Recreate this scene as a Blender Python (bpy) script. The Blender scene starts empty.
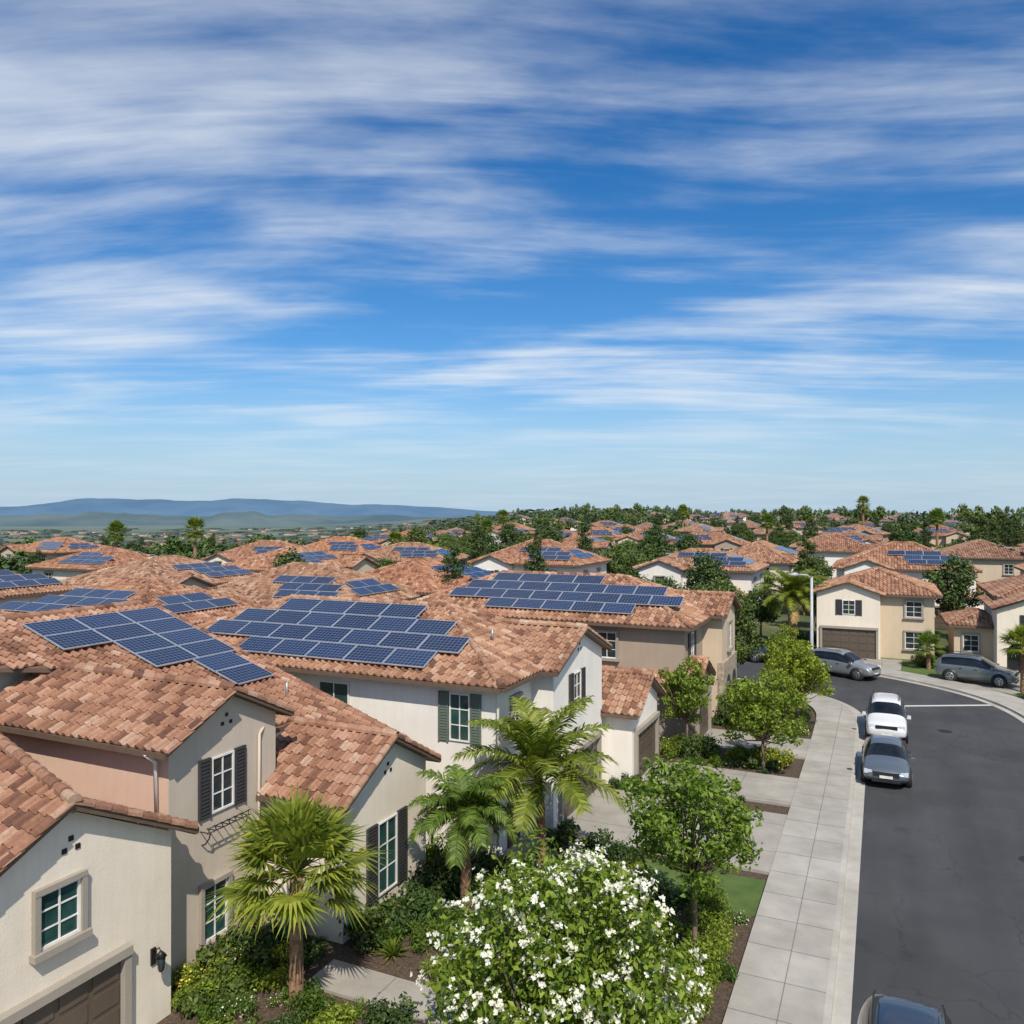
import bpy, math, random
import numpy as np
from mathutils import Vector, Matrix
random.seed(7)
R=math.radians
scene=bpy.context.scene
COL=scene.collection

# ------------------------------------------------------------------ materials
MATS={}
def newmat(name):
    m=bpy.data.materials.new(name); m.use_nodes=True
    nt=m.node_tree; b=nt.nodes['Principled BSDF']; MATS[name]=m
    return m,nt,b
def N(nt,t,**kw):
    n=nt.nodes.new(t)
    for k,v in kw.items():
        if hasattr(n,k): setattr(n,k,v)
        else: n.inputs[k].default_value=v
    return n
def L(nt,a,b): nt.links.new(a,b)
def ramp(nt,fac,stops):
    r=nt.nodes.new('ShaderNodeValToRGB'); el=r.color_ramp.elements
    while len(el)>len(stops): el.remove(el[-1])
    while len(el)<len(stops): el.new(0.5)
    for e,(p,c) in zip(el,stops): e.position=p; e.color=(*c,1)
    L(nt,fac,r.inputs[0]); return r
def mathn(nt,op,a,b=None,c=None):
    n=nt.nodes.new('ShaderNodeMath'); n.operation=op
    for i,v in enumerate((a,b,c)):
        if v is None: continue
        if isinstance(v,(int,float)): n.inputs[i].default_value=v
        else: L(nt,v,n.inputs[i])
    return n.outputs[0]
def mixc(nt,f,a,b,mode='MIX'):
    n=nt.nodes.new('ShaderNodeMix'); n.data_type='RGBA'; n.blend_type=mode
    for i,v in ((0,f),(6,a),(7,b)):
        if isinstance(v,(int,float)): n.inputs[i].default_value=v
        elif isinstance(v,tuple): n.inputs[i].default_value=(*v,1)
        else: L(nt,v,n.inputs[i])
    return n.outputs[2]
def pos(nt): return nt.nodes.new('ShaderNodeNewGeometry').outputs['Position']
def noise(nt,vec,scale,detail=4,rough=.55,dist=0):
    n=N(nt,'ShaderNodeTexNoise',Scale=scale,Detail=detail,Roughness=rough,Distortion=dist)
    if vec is not None: L(nt,vec,n.inputs['Vector'])
    return n.outputs['Fac']
def bump(nt,b,h,strength=.3,dist=.02):
    n=N(nt,'ShaderNodeBump',Strength=strength,Distance=dist); L(nt,h,n.inputs['Height']); L(nt,n.outputs[0],b.inputs['Normal'])
def smr(nt,v,a,b,c=0.,d=1.):
    q=N(nt,'ShaderNodeMapRange'); q.interpolation_type='SMOOTHSTEP'; L(nt,v,q.inputs[0])
    for i,x in enumerate((a,b,c,d)): q.inputs[i+1].default_value=x
    return q.outputs[0]
def plen(nt):
    ln=nt.nodes.new('ShaderNodeVectorMath'); ln.operation='LENGTH'; L(nt,pos(nt),ln.inputs[0]); return ln.outputs['Value']

def simple(name,col,rough=.6,metal=0,spec=None,var=.12,scale=3):
    m,nt,b=newmat(name)
    f=noise(nt,pos(nt),scale)
    c=tuple(x*(1-var) for x in col); d=tuple(min(1,x*(1+var)) for x in col)
    r=ramp(nt,f,[(.3,c),(.7,d)]); L(nt,r.outputs[0],b.inputs['Base Color'])
    b.inputs['Roughness'].default_value=rough; b.inputs['Metallic'].default_value=metal
    return m
def stucco(name,col):
    m,nt,b=newmat(name); p=pos(nt)
    f=noise(nt,p,.8,6,.6); g=noise(nt,p,28,3)
    r=ramp(nt,f,[(.25,tuple(x*.90 for x in col)),(.75,tuple(x*1.04 for x in col))])
    mp=N(nt,'ShaderNodeMapping'); mp.inputs['Scale'].default_value=(3,3,.25); L(nt,p,mp.inputs[0])
    st=noise(nt,mp.outputs[0],1.6,5,.6)
    sr=ramp(nt,st,[(.40,(.90,.89,.87)),(.6,(1,1,1))])
    L(nt,mixc(nt,.4,r.outputs[0],sr.outputs[0],'MULTIPLY'),b.inputs['Base Color'])
    b.inputs['Roughness'].default_value=.9
    bump(nt,b,g,.5,.012)
stucco('stucco_cream',(.76,.67,.55))
stucco('stucco_sand',(.54,.46,.37))
stucco('stucco_salmon',(.64,.44,.34))
stucco('stucco_white',(.80,.75,.68))
stucco('stucco_taupe',(.37,.29,.22))
stucco('stucco_tan',(.58,.46,.33))
stucco('trim_grey',(.33,.29,.24))
simple('white_frame',(.72,.70,.66),.45)
simple('shutter_dark',(.04,.04,.042),.55)
simple('shutter_green',(.12,.15,.12),.55)
simple('fascia',(.12,.08,.055),.6)
simple('garage_door',(.10,.075,.055),.5,scale=1)
simple('iron',(.02,.02,.02),.45,.3)
simple('metal_grey',(.34,.35,.36),.45,.5)
simple('lamp_post_paint',(.40,.41,.42),.5,.1)
simple('bark',(.16,.11,.075),.9,scale=12,var=.4)
simple('palm_bark',(.24,.135,.075),.95,scale=9,var=.45)
simple('mulch',(.075,.05,.032),.95,scale=14,var=.6)
def glassmat(name,col):
    m,nt,b=newmat(name)
    f=noise(nt,pos(nt),1.3)
    r=ramp(nt,f,[(.4,tuple(x*.5 for x in col)),(.6,col)]); L(nt,r.outputs[0],b.inputs['Base Color'])
    b.inputs['Roughness'].default_value=.06; b.inputs['IOR'].default_value=1.55
glassmat('glass',(.03,.042,.045)); glassmat('glass_green',(.03,.085,.075)); glassmat('car_glass',(.012,.015,.018))

def rooftile():
    m,nt,b=newmat('roof_tile')
    g=nt.nodes.new('ShaderNodeNewGeometry')
    rnd=g.outputs['Random Per Island']
    r=ramp(nt,rnd,[(0,(.17,.08,.05)),(.13,(.29,.145,.085)),(.4,(.41,.22,.132)),(.7,(.47,.265,.165)),(.9,(.52,.32,.21)),(1,(.58,.42,.30))])
    f=noise(nt,g.outputs['Position'],.45,5)
    r2=ramp(nt,f,[(.3,(.74,.70,.67)),(.7,(1.0,1.0,1.0))])
    f3=noise(nt,g.outputs['Position'],9,4,.7)
    r3=ramp(nt,f3,[(.3,(.60,.57,.55)),(.6,(1,1,1))])
    c=mixc(nt,1,r.outputs[0],r2.outputs[0],'MULTIPLY'); c=mixc(nt,.8,c,r3.outputs[0],'MULTIPLY')
    oi=nt.nodes.new('ShaderNodeObjectInfo')
    r4=ramp(nt,oi.outputs['Random'],[(0,(.74,.70,.70)),(.25,(.92,.96,1.0)),(.5,(1,.97,.95)),(.75,(1.05,.88,.78)),(1,(.80,.80,.84))])
    c=mixc(nt,1,c,r4.outputs[0],'MULTIPLY')
    c=mixc(nt,smr(nt,plen(nt),60,700,0,.45),c,(.25,.22,.21))  # aerial haze painted into tile colour, growing with distance from origin
    L(nt,c,b.inputs['Base Color']); b.inputs['Roughness'].default_value=.85
rooftile()
simple('tile_under',(.16,.08,.05),.9,scale=6,var=.3)

def solar():
    m,nt,b=newmat('solar_cells')
    uv=N(nt,'ShaderNodeUVMap').outputs[0]
    s=nt.nodes.new('ShaderNodeSeparateXYZ'); L(nt,uv,s.inputs[0])
    def line(o,n,w):
        fr=mathn(nt,'FRACT',mathn(nt,'MULTIPLY',o,n)); d=mathn(nt,'ABSOLUTE',mathn(nt,'SUBTRACT',fr,.5))
        return mathn(nt,'GREATER_THAN',d,.5-w)
    l=mathn(nt,'MAXIMUM',line(s.outputs[0],10,.035),line(s.outputs[1],6,.035))
    g=nt.nodes.new('ShaderNodeNewGeometry')
    r=ramp(nt,g.outputs['Random Per Island'],[(0,(.005,.012,.040)),(1,(.012,.026,.075))])
    c=mixc(nt,l,r.outputs[0],(.17,.22,.31))
    L(nt,c,b.inputs['Base Color']); b.inputs['Roughness'].default_value=.12; b.inputs['IOR'].default_value=1.45
solar()
simple('panel_frame',(.6,.62,.65),.35,.6)

def asphalt():
    m,nt,b=newmat('asphalt'); p=pos(nt)
    mp=N(nt,'ShaderNodeMapping'); mp.inputs['Scale'].default_value=(1,.12,1); L(nt,p,mp.inputs[0])
    a=noise(nt,mp.outputs[0],.9,5); f=noise(nt,p,60,3,.8); q=noise(nt,p,.25,3)
    r=ramp(nt,a,[(.3,(.043,.044,.046)),(.7,(.062,.062,.063))])
    r2=ramp(nt,f,[(.35,(.65,.65,.65)),(.7,(1.25,1.25,1.25))])
    r3=ramp(nt,q,[(.4,(.82,.82,.82)),(.6,(1.12,1.12,1.12))])
    c=mixc(nt,1,r.outputs[0],r2.outputs[0],'MULTIPLY'); c=mixc(nt,1,c,r3.outputs[0],'MULTIPLY')
    v=N(nt,'ShaderNodeTexVoronoi',Scale=.3); v.feature='DISTANCE_TO_EDGE'
    pn=nt.nodes.new('ShaderNodeVectorMath'); pn.operation='ADD'; L(nt,p,pn.inputs[0])
    nn=N(nt,'ShaderNodeTexNoise',Scale=1.2,Detail=3); L(nt,p,nn.inputs[0]); L(nt,nn.outputs['Color'],pn.inputs[1])
    L(nt,pn.outputs[0],v.inputs['Vector'])
    cr=mathn(nt,'LESS_THAN',v.outputs['Distance'],.005)
    c=mixc(nt,mathn(nt,'MULTIPLY',cr,.45),c,(.018,.018,.018))
    o=noise(nt,p,.7,2); c=mixc(nt,smr(nt,o,.62,.74,0,.45),c,(.02,.02,.02))
    L(nt,c,b.inputs['Base Color']); b.inputs['Roughness'].default_value=.85; bump(nt,b,f,.4,.01)
asphalt()
def concrete(name,col,joint=1.5,edge=True):
    m,nt,b=newmat(name); p=pos(nt)
    f=noise(nt,p,1.2,6,.65); g=noise(nt,p,40,3,.7); h=noise(nt,p,.35,4,.6)
    r=ramp(nt,f,[(.3,tuple(x*.8 for x in col)),(.7,tuple(x*1.06 for x in col))])
    r2=ramp(nt,g,[(.3,(.85,.85,.85)),(.7,(1.05,1.05,1.05))]); rh=ramp(nt,h,[(.35,(.84,.83,.81)),(.6,(1,1,1))])
    c=mixc(nt,1,r.outputs[0],r2.outputs[0],'MULTIPLY'); c=mixc(nt,1,c,rh.outputs[0],'MULTIPLY')
    if joint:
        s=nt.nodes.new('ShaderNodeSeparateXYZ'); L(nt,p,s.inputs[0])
        fr=mathn(nt,'FRACT',mathn(nt,'MULTIPLY',s.outputs[1],1/joint))
        l=mathn(nt,'LESS_THAN',fr,.033/joint)
        v=N(nt,'ShaderNodeTexWhiteNoise'); v.noise_dimensions='1D'
        L(nt,mathn(nt,'FLOOR',mathn(nt,'MULTIPLY',s.outputs[1],1/joint)),v.inputs['W'])
        sl=ramp(nt,v.outputs['Value'],[(0,(.92,.92,.91)),(1,(1.04,1.04,1.04))])
        c=mixc(nt,1,c,sl.outputs[0],'MULTIPLY')
        c=mixc(nt,mathn(nt,'MULTIPLY',l,.7),c,(.09,.085,.08))
        if edge: x=mathn(nt,'LESS_THAN',mathn(nt,'ABSOLUTE',mathn(nt,'ADD',s.outputs[0],2.05)),.014)
        else: x=mathn(nt,'LESS_THAN',mathn(nt,'FRACT',mathn(nt,'MULTIPLY',s.outputs[0],1/2.6)),.012)
        c=mixc(nt,mathn(nt,'MULTIPLY',x,.65),c,(.1,.095,.09))
    L(nt,c,b.inputs['Base Color']); b.inputs['Roughness'].default_value=.9; bump(nt,b,g,.3,.006)
concrete('concrete',(.43,.40,.355)); concrete('concrete_plain',(.38,.35,.305),2.45,False); concrete('kerb_concrete',(.47,.44,.385),None)
simple('road_paint',(.55,.54,.50),.7,scale=20)
def lawnm():
    m,nt,b=newmat('lawn_grass'); p=pos(nt)
    f=noise(nt,p,1.1,5); g=noise(nt,p,45,3,.8)
    r=ramp(nt,f,[(.3,(.06,.11,.018)),(.7,(.12,.18,.035))]); r2=ramp(nt,g,[(.3,(.5,.5,.5)),(.7,(1.3,1.3,1.3))])
    L(nt,mixc(nt,1,r.outputs[0],r2.outputs[0],'MULTIPLY'),b.inputs['Base Color']); b.inputs['Roughness'].default_value=.95; bump(nt,b,g,.8,.03)
lawnm()
def groundm():
    m,nt,b=newmat('ground'); p=pos(nt)
    f=noise(nt,p,.12,8,.65)
    r=ramp(nt,f,[(.3,(.045,.07,.022)),(.52,(.085,.10,.045)),(.68,(.17,.145,.09))])
    mp=N(nt,'ShaderNodeMapping'); mp.inputs['Rotation'].default_value=(0,0,-R(24.8)); L(nt,p,mp.inputs[0])
    mp2=N(nt,'ShaderNodeMapping'); mp2.inputs['Scale'].default_value=(.3,1,1); L(nt,mp.outputs[0],mp2.inputs[0])
    g=noise(nt,mp2.outputs[0],.0022,9,.72)
    r2=ramp(nt,g,[(.36,(.030,.052,.03)),(.46,(.07,.10,.045)),(.52,(.19,.19,.10)),(.56,(.06,.085,.045)),(.62,(.24,.23,.14)),(.68,(.045,.07,.045))])
    d=plen(nt)
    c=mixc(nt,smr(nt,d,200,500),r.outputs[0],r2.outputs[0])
    c=mixc(nt,smr(nt,d,600,7000,0,.62),c,(.14,.20,.24))  # haze tint painted into the ground colour far from origin
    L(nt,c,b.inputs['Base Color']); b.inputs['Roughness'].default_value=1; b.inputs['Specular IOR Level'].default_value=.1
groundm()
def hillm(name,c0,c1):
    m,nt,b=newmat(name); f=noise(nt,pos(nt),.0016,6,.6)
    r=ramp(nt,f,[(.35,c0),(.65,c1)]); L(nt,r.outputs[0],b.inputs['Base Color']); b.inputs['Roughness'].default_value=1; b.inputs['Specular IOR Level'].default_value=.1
hillm('hill_far',(.075,.145,.23),(.105,.18,.265)); hillm('hill_near',(.065,.11,.13),(.12,.165,.17))  # blue of atmospheric haze baked into both hill colours

def leaf(name,dark,mid,light,trans=.3):
    m,nt,b=newmat(name); g=nt.nodes.new('ShaderNodeNewGeometry')
    r=ramp(nt,g.outputs['Random Per Island'],[(0,dark),(.5,mid),(1,light)])
    oi=nt.nodes.new('ShaderNodeObjectInfo')
    r3=ramp(nt,oi.outputs['Random'],[(0,(.75,.88,.8)),(.5,(1,1,1)),(.8,(1.25,1.1,.85)),(1,(1.5,1.3,1.0))])
    c=mixc(nt,1,r.outputs[0],r3.outputs[0],'MULTIPLY')
    if trans<=0: c=mixc(nt,smr(nt,plen(nt),90,1600,0,.7),c,(.10,.135,.125))  # opaque leaves: distance haze mixed into base colour by world position
    L(nt,c,b.inputs['Base Color']); b.inputs['Roughness'].default_value=.55; b.inputs['Specular IOR Level'].default_value=.3
    if trans<=0: return
    t=nt.nodes.new('ShaderNodeBsdfTranslucent'); L(nt,mixc(nt,1,c,(1.5,1.6,.6),'MULTIPLY'),t.inputs[0])
    ms=N(nt,'ShaderNodeMixShader'); ms.inputs[0].default_value=trans
    L(nt,b.outputs[0],ms.inputs[1]); L(nt,t.outputs[0],ms.inputs[2]); L(nt,ms.outputs[0],nt.nodes['Material Output'].inputs[0])
leaf('leaf_green',(.04,.08,.010),(.085,.14,.018),(.15,.22,.03))
leaf('leaf_bright',(.085,.13,.012),(.16,.225,.022),(.27,.34,.05))
leaf('leaf_dark',(.022,.045,.010),(.042,.075,.016),(.08,.12,.025),0)
leaf('leaf_mid',(.04,.075,.014),(.075,.12,.022),(.13,.18,.035),0)
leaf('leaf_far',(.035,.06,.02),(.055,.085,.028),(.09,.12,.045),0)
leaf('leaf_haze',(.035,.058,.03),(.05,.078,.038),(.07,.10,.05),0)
leaf('palm_leaf',(.065,.11,.015),(.13,.18,.027),(.25,.30,.055),.3)
leaf('palm_dry',(.20,.14,.06),(.28,.21,.09),(.34,.27,.12),.05)
leaf('flower_white',(.66,.62,.50),(.76,.73,.64),(.82,.80,.74),.2)
leaf('flower_yellow',(.5,.4,.05),(.6,.5,.08),(.7,.55,.1),.05)

def paint(name,col,metal=.4):
    m,nt,b=newmat(name); f=noise(nt,pos(nt),2)
    r=ramp(nt,f,[(.3,tuple(x*.93 for x in col)),(.7,col)]); L(nt,r.outputs[0],b.inputs['Base Color'])
    b.inputs['Metallic'].default_value=metal; b.inputs['Roughness'].default_value=.32; b.inputs['Coat Weight'].default_value=.8; b.inputs['Coat Roughness'].default_value=.05
paint('paint_white',(.66,.66,.65),0); paint('paint_silver',(.36,.37,.38),.6); paint('paint_slate',(.15,.18,.21),.5); paint('paint_grey',(.17,.19,.19),.5); paint('paint_navy',(.035,.045,.06),.3)
simple('rubber',(.02,.02,.02),.8); simple('black_plastic',(.018,.018,.018),.5); simple('rim',(.45,.46,.47),.3,.8)
simple('lamp_clear',(.6,.62,.65),.15); simple('lamp_red',(.30,.012,.01),.2); simple('stone',(.34,.28,.21),.9,scale=5,var=.4)

# ------------------------------------------------------------------ mesh builder
class MB:
    def __init__(s): s.v=[]; s.f=[]; s.m=[]; s.uv={}; s.sm=[]
    def add(s,vs,fs,mat,uvs=None,smooth=False):
        o=len(s.v); s.v.extend([tuple(v) for v in vs])
        for i,f in enumerate(fs):
            if uvs and i in uvs: s.uv[len(s.f)]=uvs[i]
            s.f.append([o+k for k in f]); s.m.append(mat); s.sm.append(smooth)
    def box(s,x0,x1,y0,y1,z0,z1,mat):
        s.add([(x0,y0,z0),(x1,y0,z0),(x1,y1,z0),(x0,y1,z0),(x0,y0,z1),(x1,y0,z1),(x1,y1,z1),(x0,y1,z1)],
              [(0,3,2,1),(4,5,6,7),(0,1,5,4),(1,2,6,5),(2,3,7,6),(3,0,4,7)],mat)
    def obox(s,o,t,n,a0,a1,z0,z1,d0,d1,mat):
        o=Vector(o);t=Vector(t);n=Vector(n);k=Vector((0,0,1))
        P=lambda a,z,d:o+t*a+k*z+n*d
        s.add([P(a0,z0,d0),P(a1,z0,d0),P(a1,z1,d0),P(a0,z1,d0),P(a0,z0,d1),P(a1,z0,d1),P(a1,z1,d1),P(a0,z1,d1)],
              [(0,3,2,1),(4,5,6,7),(0,1,5,4),(1,2,6,5),(2,3,7,6),(3,0,4,7)],mat)
    def prism(s,axis,prof,a0,a1,mat,side=None):
        n=len(prof)
        mk=(lambda a,p:(a,p[0],p[1])) if axis=='x' else (lambda a,p:(p[0],a,p[1]))
        vs=[mk(a0,p) for p in prof]+[mk(a1,p) for p in prof]
        s.add(vs,[list(range(n)),list(range(n,2*n))[::-1]],mat)
        for i in range(n):
            j=(i+1)%n
            mm=mat
            if side and i in side: mm=side[i]
            s.add([vs[i],vs[j],vs[j+n],vs[i+n]],[(0,1,2,3)],mm)
    def tube(s,pts,rad,mat,seg=8,cap=True):
        pts=[Vector(p) for p in pts]
        vs=[];fs=[]
        for i,p in enumerate(pts):
            d=(pts[min(i+1,len(pts)-1)]-pts[max(i-1,0)]).normalized()
            a=d.orthogonal().normalized() if abs(d.z)<.95 else Vector((1,0,0)).cross(d).normalized()
            if i>0:
                a=(pa-d*pa.dot(d)).normalized()
            pa=a; b=d.cross(a); r=rad[i] if isinstance(rad,(list,tuple)) else rad
            for k in range(seg):
                an=2*math.pi*k/seg; vs.append(p+a*(r*math.cos(an))+b*(r*math.sin(an)))
        for i in range(len(pts)-1):
            for k in range(seg):
                k2=(k+1)%seg; fs.append((i*seg+k,i*seg+k2,(i+1)*seg+k2,(i+1)*seg+k))
        if cap: fs.append(tuple(range(seg))[::-1]); fs.append(tuple(range((len(pts)-1)*seg,len(pts)*seg)))
        s.add(vs,fs,mat,smooth=True)
    def merge(s,o):
        k=len(s.v); kf=len(s.f); s.v+=o.v; s.f+=[[i+k for i in f] for f in o.f]; s.m+=o.m; s.sm+=o.sm
        for a,b in o.uv.items(): s.uv[a+kf]=b
    def mesh(s,name):
        me=bpy.data.meshes.new(name); me.from_pydata(s.v,[],s.f)
        names=list(dict.fromkeys(s.m)); idx={n:i for i,n in enumerate(names)}
        for n in names: me.materials.append(MATS[n])
        me.polygons.foreach_set('material_index',[idx[m] for m in s.m])
        me.polygons.foreach_set('use_smooth',s.sm)
        if s.uv:
            ul=me.uv_layers.new(name='UVMap')
            for fi,u in s.uv.items():
                ls=me.polygons[fi].loop_start
                for k,c in enumerate(u): ul.data[ls+k].uv=c
        me.update(); return me
    def obj(s,name,parent=None,loc=(0,0,0),rot=0):
        ob=bpy.data.objects.new(name,s.mesh(name)); COL.objects.link(ob); ob.location=loc; ob.rotation_euler=(0,0,rot)
        if parent: ob.parent=parent
        return ob
def inst(name,me,loc,rot=0,sc=1,parent=None):
    ob=bpy.data.objects.new(name,me); COL.objects.link(ob); ob.location=loc; ob.rotation_euler=(0,0,rot)
    ob.scale=(sc,sc,sc) if isinstance(sc,(int,float)) else sc
    if parent: ob.parent=parent
    return ob

# ------------------------------------------------------------------ roofs
PROF=[(0,0),(.11,.058),(.29,.095),(.47,.058),(.58,.0),(1.0,.003)]
TW,TL=.275,.37
def inpoly(x,y,P):
    c=False; n=len(P); j=n-1
    for i in range(n):
        xi,yi=P[i]; xj,yj=P[j]
        if (yi>y)!=(yj>y) and x<(xj-xi)*(y-yi)/(yj-yi)+xi: c=not c
        j=i
    return c
def roof_plane(mb,poly,thick=.12):
    P=[Vector(p) for p in poly]; e=(P[1]-P[0]).normalized()
    n=Vector((0,0,0))
    for i in range(len(P)):
        a=P[i];b=P[(i+1)%len(P)]; n+=a.cross(b)
    n.normalize()
    if n.z<0:n=-n
    s=n.cross(e).normalized()
    q=[((p-P[0]).dot(e),(p-P[0]).dot(s)) for p in P]
    x0=min(a for a,b in q);x1=max(a for a,b in q);y1=max(b for a,b in q);y0=min(b for a,b in q)
    k=len(P); vs=P+[p-Vector((0,0,thick)) for p in P]
    mb.add(vs,[list(range(k))],'tile_under'); mb.add(vs,[list(range(k,2*k))[::-1]],'fascia')
    for i in range(k):
        j=(i+1)%k; mb.add([vs[i],vs[j],vs[j+k],vs[i+k]],[(0,3,2,1)],'fascia')
    ny=int((y1-y0)/TL)+1; nx=int((x1-x0)/TW)+1
    V=[];F=[]
    for r in range(ny):
        for c in range(nx):
            cx=x0+(c+.5)*TW; cy=y0+(r+.5)*TL
            if not inpoly(cx,cy,q): continue
            o=len(V); jx=random.uniform(-.012,.012); jh=random.uniform(-.006,.012)
            bx=x0+c*TW+jx; by=y0+r*TL-.03+random.uniform(-.012,.012); ty=by+TL+.05
            if r==0: by-=.03
            for t,h in PROF: V.append(P[0]+e*(bx+t*TW)+s*by+n*(h+.045+jh))
            for t,h in PROF: V.append(P[0]+e*(bx+t*TW)+s*ty+n*(h*.9+.008))
            for t,h in PROF: V.append(P[0]+e*(bx+t*TW)+s*by+n*(h*.55+.0))
            m=len(PROF)
            for i in range(m-1):
                F.append((o+i,o+i+1,o+m+i+1,o+m+i)); F.append((o+2*m+i,o+2*m+i+1,o+i+1,o+i))
    mb.add(V,F,'roof_tile')
def caps(mb,p,q,r=.125,lift=.06):
    p=Vector(p);q=Vector(q);d=q-p;ln=d.length;d.normalize()
    side=d.cross(Vector((0,0,1))).normalized(); up=side.cross(d)
    n=max(1,int(ln/.38)); st=ln/n
    V=[];F=[]
    for i in range(n):
        o=len(V)
        for (t,rr,dz) in ((i*st-.03,r*1.08,.02),((i+1)*st+.03,r*.9,-.005)):
            for k in range(7):
                a=math.pi*(k/6)*1.16-.25
                V.append(p+d*t+side*(rr*math.cos(a))+up*(rr*math.sin(a)+lift-.03+dz))
        for k in range(6): F.append((o+k,o+k+1,o+7+k+1,o+7+k))
        F.append(tuple(o+k for k in range(7)))
    mb.add(V,F,'roof_tile')
def gutter(mb,p,q,out):
    p=Vector(p);q=Vector(q);d=(q-p);l=d.length;d.normalize()
    mb.obox(p,d,out,0,l,-.15,-.02,.002,.11,'fascia')

class House:
    def __init__(s): s.p={}
    def __getitem__(s,k): return s.p.setdefault(k,MB())
    def finish(s,name,loc=(0,0,0)):
        e=bpy.data.objects.new(name,None); COL.objects.link(e); e.location=loc
        for k,m in s.p.items(): m.obj(k,parent=e)
        return e
    def single(s,name):
        a=MB()
        for m in s.p.values(): a.merge(m)
        return a.mesh(name)
def gable(H,x0,x1,y0,y1,eave,peak,mat,face='+x',o=.3,sidemat=None,z0=0,wall=True):
    ym=(y0+y1)/2; p=(peak-eave)/(ym-y0)
    rf=H['roof']
    roof_plane(rf,[(x0,y0,eave),(x1,y0,eave),(x1,ym,peak),(x0,ym,peak)])
    roof_plane(rf,[(x1,y1,eave),(x0,y1,eave),(x0,ym,peak),(x1,ym,peak)])
    caps(rf,(x0,ym,peak),(x1,ym,peak))
    for yy in (y0,y1): caps(rf,(x1-.06,yy,eave),(x1-.06,ym,peak),.1,.03)
    gutter(rf,(x0,y0,eave),(x1,y0,eave),(0,-1,0)); gutter(rf,(x0,y1,eave),(x1,y1,eave),(0,1,0))
    if wall:
        we=eave+p*o-.135; prof=[(y0+o,z0),(y1-o,z0),(y1-o,we),(ym,peak-.135),(y0+o,we)]
        H['walls'].prism('x',prof,x0+.3,x1-.3,mat,side=({4:sidemat} if sidemat else None))
def gable_y(H,x0,x1,y0,y1,eave,peak,mat,o=.3,z0=0):
    xm=(x0+x1)/2; p=(peak-eave)/(xm-x0); rf=H['roof']
    roof_plane(rf,[(x1,y0,eave),(x1,y1,eave),(xm,y1,peak),(xm,y0,peak)])
    roof_plane(rf,[(x0,y1,eave),(x0,y0,eave),(xm,y0,peak),(xm,y1,peak)])
    caps(rf,(xm,y0,peak),(xm,y1,peak))
    for xx in (x0,x1): caps(rf,(xx,y0+.06,eave),(xm,y0+.06,peak),.1,.03)
    we=eave+p*o-.135
    H['walls'].prism('y',[(x0+o,z0),(x1-o,z0),(x1-o,we),(xm,peak-.135),(x0+o,we)],y0+.3,y1-.3,mat)
def hip(H,x0,x1,y0,y1,eave,pitch,mat,o=.42,z0=0):
    rf=H['roof']; w=x1-x0;d=y1-y0
    if w>=d:
        h=d/2; z=eave+pitch*h; a=(x0+h,y0+h,z); b=(x1-h,y0+h,z)
        pl=[[(x0,y0,eave),(x1,y0,eave),b,a],[(x1,y0,eave),(x1,y1,eave),b],[(x1,y1,eave),(x0,y1,eave),a,b],[(x0,y1,eave),(x0,y0,eave),a]]
        hp=[((x0,y0,eave),a),((x0,y1,eave),a),((x1,y0,eave),b),((x1,y1,eave),b)]
    else:
        h=w/2; z=eave+pitch*h; a=(x0+h,y0+h,z); b=(x0+h,y1-h,z)
        pl=[[(x0,y0,eave),(x1,y0,eave),a],[(x1,y0,eave),(x1,y1,eave),b,a],[(x1,y1,eave),(x0,y1,eave),b],[(x0,y1,eave),(x0,y0,eave),a,b]]
        hp=[((x0,y0,eave),a),((x1,y0,eave),a),((x0,y1,eave),b),((x1,y1,eave),b)]
    for q in pl: roof_plane(rf,q)
    for p,q in hp: caps(rf,p,q)
    if (Vector(a)-Vector(b)).length>.2: caps(rf,a,b)
    gutter(rf,(x0,y0,eave),(x1,y0,eave),(0,-1,0)); gutter(rf,(x1,y0,eave),(x1,y1,eave),(1,0,0)); gutter(rf,(x0,y1,eave),(x1,y1,eave),(0,1,0)); gutter(rf,(x0,y0,eave),(x0,y1,eave),(-1,0,0))
    H['walls'].box(x0+o,x1-o,y0+o,y1-o,z0,eave+pitch*o-.14,mat)
    return z
FX=lambda X:((X,0,0),(0,1,0),(1,0,0))
FXm=lambda X:((X,0,0),(0,1,0),(-1,0,0))
FY=lambda Y:((0,Y,0),(1,0,0),(0,-1,0))
FYp=lambda Y:((0,Y,0),(1,0,0),(0,1,0))
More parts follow.
